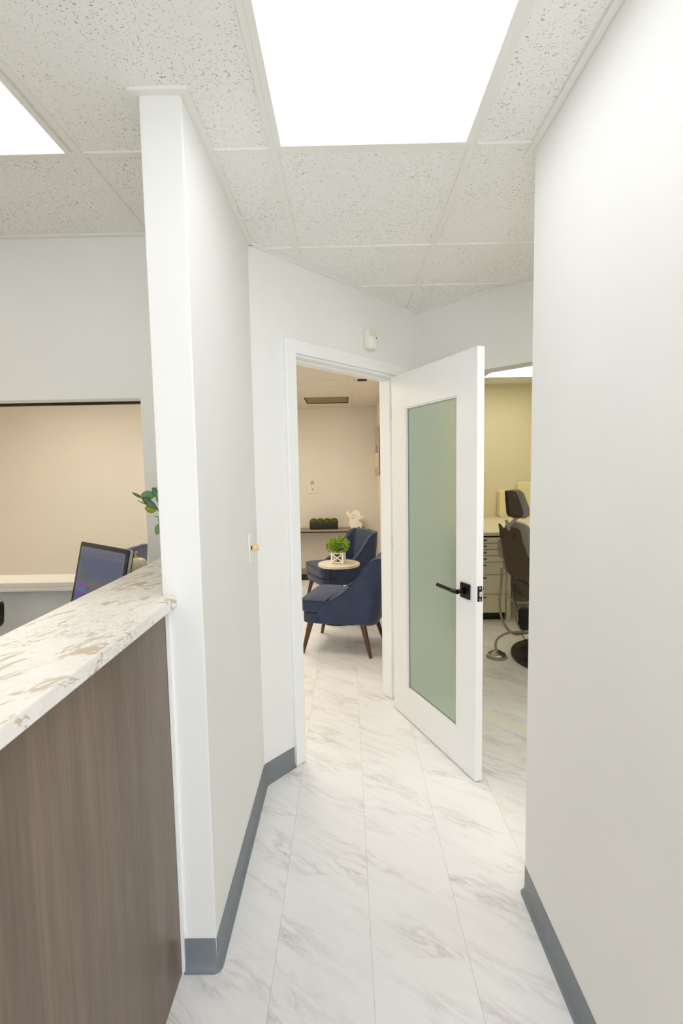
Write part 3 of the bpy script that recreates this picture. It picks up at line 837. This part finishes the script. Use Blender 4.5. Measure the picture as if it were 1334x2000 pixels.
c2 = dup(c1, 'navy armchair behind the round side table, facing it')
c3 = dup(c1, 'navy armchair top seen through reception opening behind the white pumpkin')
c1.location = (-.316, 4.396, 0); c1.rotation_euler[2] = math.atan2(-.2528, .9675)
c2.location = (-.375, 5.600, 0); c2.rotation_euler[2] = math.atan2(.404, .914)
c3.location = (-2.66, 4.80, 0); c3.rotation_euler[2] = math.radians(-4)

# ------------------------------------------------------------------ round side table
tc_ = (-.087, 5.055)
t = thing('side_table', 'round pale oak side table on black metal legs between the armchairs', 'side table', (tc_[0], tc_[1], 0))
R = .208; zt = .580
MB().lathe([(R-.004, zt-.026), (R, zt-.022), (R, zt-.003), (R-.003, zt), (R-.1, zt)], seg=56).build('table_top', M['ashtop'], t, smooth=True, angle=35)
m = MB(); m.tube([((R-.012)*math.cos(a), (R-.012)*math.sin(a), zt-.030) for a in [2*PI*k/48 for k in range(48)]], .006, 8, closed=True)
m.build('top_ring', M['consoled'], t, smooth=True)
m = MB(); m.tube([(.202*math.cos(a), .202*math.sin(a), .008) for a in [2*PI*k/48 for k in range(48)]], .008, 8, closed=True)
m.build('base_ring', M['consoled'], t, smooth=True)
for a in (3, 119, 243):
    a = math.radians(a)
    MB().tube([((R-.014)*math.cos(a), (R-.014)*math.sin(a), zt-.03), (.202*math.cos(a), .202*math.sin(a), .008)], .0055, 8).build('leg', M['consoled'], t, smooth=True)
# planter with X sides and boxwood ball
t = thing('boxwood_planter', 'white X sided planter with round green boxwood ball on the side table', 'plant', (-.093, 5.085, .580), math.radians(-11))
hw = .056; hh = .112; b_ = .0075
m = MB()
for sx in (-1, 1):
    for sy in (-1, 1): m.box(sx*hw-b_, sx*hw+b_, sy*hw-b_, sy*hw+b_, 0, hh)
for sy in (-1, 1):
    for z in (.004, hh-.016):
        m.box(-hw+b_, hw-b_, sy*hw-.006, sy*hw+.006, z, z+.012)
        m.box(sy*hw-.006, sy*hw+.006, -hw+b_, hw-b_, z, z+.012)
m.build('frame', M['whitewood'], t, bevel=.001, seg=1)
for q in range(4):
    m = MB(); Rr = Matrix.Rotation(q*PI/2, 4, 'Z')
    for s_ in (-1, 1):
        a = math.atan2(hh-.03, 2*hw)
        T = Rr @ Matrix.Translation((0, -hw-.001*s_, hh/2)) @ Matrix.Rotation(s_*a, 4, 'Y')
        m.box(-.066, .066, -.004, .004, -.006, .006, T)
    m.build('cross_brace', M['whitewood'], t)
MB().box(-hw+.01, hw-.01, -hw+.01, hw-.01, 0, .006).build('floor_board', M['whitewood'], t)
m = MB(); m.mi = 1
m.sphere((0, 0, .175), .075, (1.05, 1.05, .72), 16, 10)
m.tube([(0, 0, .006), (0, 0, .15)], .014, 8)
rnd = random.Random(11)
m.mi = 0
for k in range(1000):
    zf = rnd.uniform(-.75, 1); a = rnd.uniform(0, 2*PI); rr = math.sqrt(max(0, 1-zf*zf))
    d = Vector((rr*math.cos(a), rr*math.sin(a), zf))
    rad = rnd.uniform(.66, 1.06)
    p = Vector((d.x*.108*rad, d.y*.108*rad, .172+d.z*.078*rad))
    d2_ = d+Vector((rnd.uniform(-.7, .7), rnd.uniform(-.7, .7), rnd.uniform(-.5, .8)))
    m.mi = 0 if rnd.random() < .85 else 1
    add_leaf(m, aim(p, d2_, rnd.uniform(-1.5, 1.5)), rnd.uniform(.012, .022), rnd.uniform(.009, .015), .3)
m.build('foliage', [M['leaf'], M['leafd']], t)

# ------------------------------------------------------------------ console table with planter and ghost
t = thing('console_table', 'long narrow grey wood console shelf against the far beige wall', 'console table', (0, 6.90, 0))
MB().box(-1.15, .250, 0, .28, .668, .692).build('table_top', M['console'], t, bevel=.002)
MB().box(-1.14, .240, .004, .276, .652, .668).build('top_rail', M['consoled'], t)
MB().box(-1.14, .225, .01, .27, .085, .112).build('lower_shelf', M['console'], t, bevel=.002)
MB().box(-1.13, .220, .02, .26, .0, .085).build('plinth', M['consoled'], t)
for x in (-1.13, .213):
    for y in (.014, .25): MB().box(x, x+.02, y, y+.02, .112, .652).build('leg', M['consoled'], t)
t = thing('moss_planter', 'black trough planter filled with four green moss mounds on console', 'planter', (-.318, 7.00, .692))
# hollow trough
m = MB(); pts = rrect(-.192, .192, -.055, .055, .02, 4); pin = rrect(-.184, .184, -.047, .047, .016, 4)
m.loft([[(x*.97, y*.93, 0) for x, y in pts], [(x, y, .012) for x, y in pts], [(x, y, .088) for x, y in pts], [(x, y, .088) for x, y in pin], [(x, y, .05) for x, y in pin]])
m.build('trough', M['planterb'], t, smooth=True, angle=30)
rnd = random.Random(3)
for k in range(4):
    m = MB()
    cx = -.138+k*.092; rings = []
    for i in range(1, 14):
        a = PI*i/14; ring = []
        for q in range(28):
            th = 2*PI*q/28; r = 1+rnd.uniform(-.07, .07)
            ring.append((cx+.058*r*math.sin(a)*math.cos(th), .056*r*math.sin(a)*math.sin(th), .094-.056*r*math.cos(a)))
        rings.append(ring)
    m.loft(rings); m.build('moss_mound', M['moss'], t, smooth=True, angle=20)
# ghost cut-out
t = thing('ghost_figure', 'white wooden ghost shaped cutout standing on the console', 'ornament', (.125, 7.02, .692), math.radians(0))
OUT = [(-.045, 0), (-.075, .012), (-.098, .045), (-.103, .085), (-.098, .125), (-.088, .155), (-.10, .165), (-.118, .160), (-.112, .178), (-.132, .182), (-.125, .198),
       (-.142, .208), (-.145, .235), (-.130, .252), (-.112, .248), (-.100, .232), (-.085, .218), (-.062, .222), (-.045, .248), (-.010, .268), (.028, .262), (.055, .235), (.062, .205), (.058, .185),
       (.078, .178), (.098, .182), (.112, .172), (.100, .160), (.092, .152), (.085, .138), (.070, .132), (.055, .130), (.040, .120), (.030, .110), (.045, .098), (.075, .088), (.084, .070), (.084, .040), (.078, .006), (.060, .0), (.055, .020), (.040, .030), (.022, .018), (.005, .002)]
def in_poly(p, poly):
    c = False
    for i in range(len(poly)):
        x1, y1 = poly[i]; x2, y2 = poly[i-1]
        if (y1 > p[1]) != (y2 > p[1]) and p[0] < (x2-x1)*(p[1]-y1)/(y2-y1)+x1: c = not c
    return c
sc_ = .96
def poly_holes(outer, holes, y0, y1):
    """triangulated plate with real holes, extruded"""
    from mathutils.geometry import delaunay_2d_cdt
    verts = []; faces = []
    for L in [outer]+holes:
        k = len(verts); verts += [Vector(p) for p in L]; faces.append(list(range(k, k+len(L))))
    v, ed, f, *_ = delaunay_2d_cdt(verts, [], faces, 0, 1e-6)
    mb = MB()
    lo = [mb.b.verts.new((p.x, y0, p.y)) for p in v]; hi = [mb.b.verts.new((p.x, y1, p.y)) for p in v]
    keep = []
    for t_ in f:
        c = sum((v[i] for i in t_), Vector((0, 0)))/len(t_)
        if in_poly(c, outer) and not any(in_poly(c, h) for h in holes): keep.append(list(t_))
    cnt = {}
    for t_ in keep:
        mb.b.faces.new([lo[i] for i in t_]); mb.b.faces.new([hi[i] for i in t_][::-1])
        for a, b2 in zip(t_, t_[1:]+t_[:1]): cnt.setdefault(frozenset((a, b2)), []).append((a, b2))
    for k, L in cnt.items():
        if len(L) == 1:
            a, b2 = L[0]; mb.b.faces.new((lo[a], lo[b2], hi[b2], hi[a]))
    return mb
def blob(cx, cz, rx, rz, rot=0, n=12):
    return [(cx+rx*math.cos(2*PI*k/n)*math.cos(rot)-rz*math.sin(2*PI*k/n)*math.sin(rot), cz+rx*math.cos(2*PI*k/n)*math.sin(rot)+rz*math.sin(2*PI*k/n)*math.cos(rot)) for k in range(n)]
holes = [blob(-.045, .192, .018, .013, .5), blob(-.008, .180, .008, .022, .15), blob(-.042, .148, .022, .012, .2), ]
s2 = lambda L: [(x*sc_, z*sc_) for x, z in L]
poly_holes(s2(OUT), [s2(h) for h in holes], -.009, .009).build('cutout', M['whitewood'], t)
m = MB(); m.box(-.07, .05, -.03, .03, 0, .006); m.build('base', M['whitewood'], t)

# ------------------------------------------------------------------ waiting room wall fittings
t = thing('wall_control', 'beige wall plate with round dial on the far waiting room wall', 'wall plate', (-.472, 7.2, 1.281))
MB().box(-.068, .068, -.012, 0, -.10, .10).build('wall_plate', M['ivory'], t, bevel=.004)
m = MB(); m.tube([(-.005, -.012, .045), (-.005, -.022, .045)], .03, 20)
for k in range(4): m.box(-.03+k*.014, -.026+k*.014, -.0235, -.022, .025, .065)
m.build('dial', M['plaqueback'], t, smooth=True)
m = MB(); m.tube([(0, -.012, -.05), (0, -.02, -.05)], .018, 16); m.build('socket', M['plaqueback'], t, smooth=True)
for xs in (-.02, .02): MB().tube([(xs, -.012, -.012), (xs, -.015, -.012)], .004, 8).build('screw', M['gap'], t)
o = MB(); slab(o, rrect(-.20, .0, -.076, .076, .012), -.016, 0, Matrix.Identity(4))
o = o.build('access_panel', M['beige'], None, bevel=.003, loc=(-.606, 7.2, 1.872))
tag(o, 'blank beige rounded panel high on the far waiting room wall', 'access panel')

t = thing('wall_plaque', 'clear acrylic notice board with standoffs on the waiting room side wall', 'notice board', (.425, 7.05, 1.72))
# local: -x into the room, y along the wall
MB().box(-.014, -.008, -.62, .42, -.30, .33).build('board', M['plaqueback'], t, bevel=.001)
for y in (-.58, .38):
    for z in (-.26, .28):
        MB().tube([(0, y, z), (-.018, y, z)], .012, 12).build('standoff', M['steel'], t, smooth=True)
MB().box(-.0155, -.0142, -.45, -.05, .0, .10).build('print', M['lilac'], t)
for k, y in enumerate((-.42, -.20, .02, .22)):
    MB().box(-.024, -.0145, y, y+.15, -.19, -.01).build('leaflet', M['paper'], t)

# ------------------------------------------------------------------ treatment room
t = thing('drawer_cabinet', 'beige cabinet of seven drawers with bar handles in treatment room', 'cabinet', (0, 4.95, 0))
X0, X1 = 1.02, 1.549
MB().box(X0, X1, .02, 1.50, .09, .83).build('body', M['cabinet'], t)
MB().box(X0, X1, .05, 1.48, .0, .09).build('toe_kick', M['blackp'], t)
MB().box(X1+.006, X1+.045, .0, 1.50, 0, .846).build('end_panel', M['cabinet'], t, bevel=.002)
MB().box(X0-.01, X1+.045, .005, .03, .832, .846).build('shadow_rail', M['gap'], t)
zz = [.832, .772, .709, .648, .585, .461, .267, .078]
for a, b2 in zip(zz, zz[1:]):
    d = MB().box(X0+.004, X1-.004, .0, .02, b2+.003, a-.003).build('drawer', M['cabinet'], t, bevel=.0015, seg=1)
    zh = a-.028
    h = MB(); h.tube([(1.235, -.022, zh), (1.352, -.022, zh)], .0045, 8).tube([(1.25, 0, zh), (1.25, -.022, zh)], .0035, 6).tube([(1.338, 0, zh), (1.338, -.022, zh)], .0035, 6)
    h.build('handle', M['bronze'], d, smooth=True)
tag(MB().box(.56, 3.2, 4.93, 6.5, .847, .879).build('worktop', M['worktop'], bevel=.003), 'cream worktop running over the treatment room drawers', 'worktop')
tag(MB().box(2.2, 3.19, 5.0, 6.49, 0, .846).build('base_cabinet', M['cabinet'], bevel=.003), 'plain cream cabinet under the worktop behind the dental chair', 'cabinet')
t = thing('utility_box', 'large cream box with rounded corners on worktop behind headrest', 'box', (2.22, 6.36, .879))
slab(MB(), rrect(-.32, .45, .0, .335, .03, 5), 0, .13, Matrix.Identity(4)).build('housing', M['cream'], t, bevel=.008)
MB().box(-.30, .43, -.004, .0, .03, .035).build('seam', M['cabinet'], t)
o = MB(); slab(o, rrect(-.15, .3, 0, .10, .012, 4), 0, .10, Matrix.Identity(4))
o = o.build('dispenser', M['cream'], None, bevel=.004, loc=(2.28, 6.37, 1.214))
tag(o, 'small cream box sitting on top of the large cream box', 'box')

# dental chair
t = thing('dental_chair', 'brown and grey dental chair seen from behind in treatment room', 'dental chair', (1.30, 4.2, 0))
al = math.radians(-34)
Td = Matrix.Rotation(al, 4, 'Z')
ca = math.cos(al)
def px(u, v):     # zoomed photo measure -> local x (along the turned shell) and height
    x = (930+u/4.76-667-0)/1000*4.2; return x
SHELL = [(1.252, 1.045), (1.262, 1.047), (1.285, 1.012), (1.318, 1.006), (1.352, 1.020), (1.378, 1.012), (1.398, .992), (1.415, .90), (1.445, .80), (1.50, .70), (1.60, .62), (1.60, .54), (1.48, .568), (1.40, .598), (1.33, .628), (1.312, .66), (1.298, .74), (1.283, .84), (1.262, .97)]
SH_ = [((x-1.30)/ca, z) for x, z in SHELL]
slab(MB(), SH_, 0, .022, Td).build('back_shell', M['brownshell'], t, bevel=.005)
PAD = [((x-1.30)/ca+.012, z) for x, z in [(1.27, 1.02), (1.30, 1.05), (1.36, 1.065), (1.42, 1.04), (1.45, .98), (1.47, .88), (1.52, .80), (1.60, .75), (1.60, .60), (1.45, .62), (1.34, .68), (1.30, .80)]]
slab(MB(), PAD, .022, .11, Td).build('back_pad', M['greyvinyl'], t, bevel=.025, seg=4)
for (x, z) in ((1.278, .952), (1.365, .945)):
    m = MB()
    for k in range(5):
        a = 2*PI*k/5
        slab(m, blob((x-1.30)/ca+.013*math.cos(a), z+.020*math.sin(a), .006, .008, a, 8), -.002, 0, Td)
    m.build('vent_grille', M['gap'], t)
HEAD = [(1.306, 1.320), (1.345, 1.325), (1.372, 1.318), (1.400, 1.25), (1.428, 1.14), (1.418, 1.108), (1.392, 1.093), (1.330, 1.115), (1.318, 1.14)]
HS = [((x-1.30)/ca, z) for x, z in HEAD]
slab(MB(), HS, -.05, -.028, Td).build('headrest_shell', M['brownshell'], t, bevel=.006)
HP = [((x-1.30)/ca+.018, z+.002) for x, z in [(1.312, 1.325), (1.375, 1.330), (1.405, 1.30), (1.442, 1.18), (1.445, 1.12), (1.415, 1.090), (1.345, 1.11)]]
slab(MB(), HP, -.028, .03, Td).build('headrest_pad', M['greyvinyl'], t, bevel=.02, seg=4)
m = MB()
slab(m, [((x-1.30)/ca, z) for x, z in [(1.309, 1.305), (1.328, 1.303), (1.340, 1.17), (1.344, 1.12), (1.332, 1.125), (1.320, 1.16)]], -.0515, -.049, Td)
m.build('headrest_recess', M['gap'], t)
for x, z in ((1.372, 1.285), (1.385, 1.145)): slab(MB(), blob((x-1.30)/ca, z, .004, .004), -.053, -.049, Td).build('screw', M['steel'], t)
m = MB(); slab(m, rrect((1.312-1.30)/ca, (1.326-1.30)/ca, 1.235, 1.262, .003, 2), -.054, -.0515, Td)
m.build('headrest_clip', M['gap'], t)
m = MB(); m.box(-.014, .014, -.05, -.03, -.012, .10, Td @ Matrix.Translation((.045, 0, 1.035)) @ Matrix.Rotation(math.radians(42), 4, 'Y'))
m.box(-.012, .012, -.05, -.03, -.06, .03, Td @ Matrix.Translation((.030, 0, 1.055)) @ Matrix.Rotation(math.radians(-18), 4, 'Y'))
m.build('headrest_bracket', M['steel'], t, bevel=.003)
LOW = [((x-1.30)/ca, z) for x, z in [(1.345, .60), (1.40, .585), (1.50, .52), (1.50, .40), (1.44, .42), (1.41, .46)]]
slab(MB(), LOW, .03, .07, Td).build('link_arm', M['brownshell'], t, bevel=.006)
slab(MB(), [((x-1.30)/ca, z) for x, z in [(1.42, .62), (1.62, .60), (1.95, .50), (1.95, .38), (1.62, .42), (1.5, .47)]], .03, .40, Td).build('seat_pad', M['greyvinyl'], t, bevel=.025, seg=4)
MB().box(-.06, .06, -.06, .06, 0, .42, Td @ Matrix.Translation((.36, .16, .04))).build('lift_column', M['blackp'], t, bevel=.01)
slab(MB(), rrect(.10, .20, .16, .34, .03, 4), .05, .11, Td).build('pedal_box', M['blackp'], t, bevel=.006)
m = MB(); bs = []
for k in range(36):
    a = 2*PI*k/36
    bs.append((1.64-1.30+.345*math.cos(a), 3.93-4.2+.40*math.sin(a)))
m.prism(bs, 0, .035); m.build('base_plate', M['darkbase'], t, bevel=.008)
slab(MB(), blob((1.262-1.30)/ca, .83, .03, .085, .1, 16), .04, .09, Td).build('armrest_end', M['greyvinyl'], t, bevel=.01)
slab(MB(), blob((1.300-1.30)/ca, .70, .028, .07, .15, 16), .03, .08, Td).build('hinge_cover', M['greyvinyl'], t, bevel=.01)

# floor cup and hoses
def W(u, v, Y):      # zoom (571x2000 crop of 120x420 px) -> world at depth Y
    x = 930+u/4.76; y = 930+v/4.76
    X = ((x-667)/1000*1.0+.0) ; return None
t = thing('floor_cup', 'chrome domed floor cup on pale ring beside the dental chair', 'floor fitting', (1.178, 3.985, 0))
MB().lathe([(.082, 0), (.084, .005), (.080, .010), (.05, .011)], seg=40).build('base_ring', M['greyvinyl'], t, smooth=True)
MB().lathe([(.070, .010), (.072, .020), (.069, .032), (.058, .036), (.020, .060), (.012, .064)], seg=40).build('dome', M['chrome'], t, smooth=True, angle=50)
def hose(name, label, pts, r, mat):
    # smooth catmull-rom through the points
    P = [Vector(p) for p in pts]; P = [P[0]]+P+[P[-1]]; out = []
    for i in range(1, len(P)-2):
        for k in range(8):
            f = k/8
            out.append(.5*((2*P[i])+(-P[i-1]+P[i+1])*f+(2*P[i-1]-5*P[i]+4*P[i+1]-P[i+2])*f*f+(-P[i-1]+3*P[i]-3*P[i+1]+P[i+2])*f**3))
    out.append(P[-2])
    return tag(MB().tube(out, r, 10).build(name, mat, smooth=True), label, name, 'hoses around the dental chair' if name == 'hose' else 'cables under the dental chair')
hose('hose', 'taupe hose curving up out of the chrome floor cup', [(1.176, 3.985, .060), (1.168, 3.985, .10), (1.185, 3.98, .155), (1.25, 3.98, .195), (1.33, 3.98, .205), (1.42, 3.98, .205), (1.6, 4.05, .20)], .0095, M['hose'])
hose('hose', 'long taupe hose hanging from chair back to floor level', [(1.30, 4.28, .66), (1.29, 4.25, .55), (1.262, 4.2, .40), (1.262, 4.15, .28), (1.30, 4.12, .19), (1.36, 4.12, .145), (1.44, 4.15, .135), (1.60, 4.2, .14)], .010, M['hose'])
hose('hose', 'thin taupe hose dropping straight below the chair back', [(1.372, 4.26, .60), (1.385, 4.24, .45), (1.39, 4.2, .30), (1.41, 4.18, .20), (1.46, 4.18, .14), (1.58, 4.2, .13)], .0065, M['hose'])
hose('hose', 'pale translucent tube looping under the dental chair', [(1.36, 4.32, .60), (1.35, 4.32, .50), (1.375, 4.3, .40), (1.44, 4.3, .355), (1.54, 4.3, .35)], .008, M['hosec'])
hose('cable', 'thin black cable hanging under the dental chair', [(1.36, 4.22, .58), (1.38, 4.2, .42), (1.42, 4.18, .32), (1.46, 4.18, .28)], .003, M['blackp'])
hose('cable', 'thin black cable running down onto the dark base plate', [(1.46, 4.0, .22), (1.385, 3.98, .215), (1.375, 3.97, .18), (1.40, 3.95, .14), (1.44, 3.94, .06), (1.46, 3.93, .036)], .003, M['blackp'])

# ------------------------------------------------------------------ world, camera, colour
w = bpy.data.worlds.new('World'); S.world = w; w.use_nodes = True
w.node_tree.nodes['Background'].inputs[0].default_value = (.9, .95, 1, 1); w.node_tree.nodes['Background'].inputs[1].default_value = .3
day = bpy.data.lights.new('daylight', 'AREA'); day.shape = 'RECTANGLE'; day.size = .9; day.size_y = 2.25  # cool fill lamp added behind the viewer to even out the lighting
day.energy = 21; day.color = (.90, .94, 1.0)
do = bpy.data.objects.new('daylight', day); COL.objects.link(do); do.location = (.06, -1.72, 1.18); do.rotation_euler = (math.radians(90), 0, 0)
cam = bpy.data.cameras.new('Camera'); co = bpy.data.objects.new('Camera', cam); COL.objects.link(co)
cam.sensor_fit = 'VERTICAL'; cam.sensor_height = 36; cam.sensor_width = 24; cam.lens = 18.0; cam.clip_start = .02
p, yw, r = .0865, .0104, -.0175
f = Vector((0, math.cos(p), -math.sin(p))); rt = Vector((1, 0, 0)); up = Vector((0, math.sin(p), math.cos(p)))
rt2 = rt*math.cos(r)+up*math.sin(r); up2 = -rt*math.sin(r)+up*math.cos(r)
Rz = Matrix.Rotation(yw, 3, 'Z')
rt2, up2, f = Rz @ rt2, Rz @ up2, Rz @ f
co.matrix_world = Matrix(((rt2.x, up2.x, -f.x, 0), (rt2.y, up2.y, -f.y, 0), (rt2.z, up2.z, -f.z, EYE), (0, 0, 0, 1)))
S.camera = co
S.view_settings.view_transform = 'Standard'; S.view_settings.look = 'None'
S.view_settings.exposure = 0.69; S.view_settings.gamma = 1.0; S.view_settings.use_curve_mapping = False
try:
    S.cycles.max_bounces = 12; S.cycles.diffuse_bounces = 8; S.cycles.transmission_bounces = 8
except Exception: pass
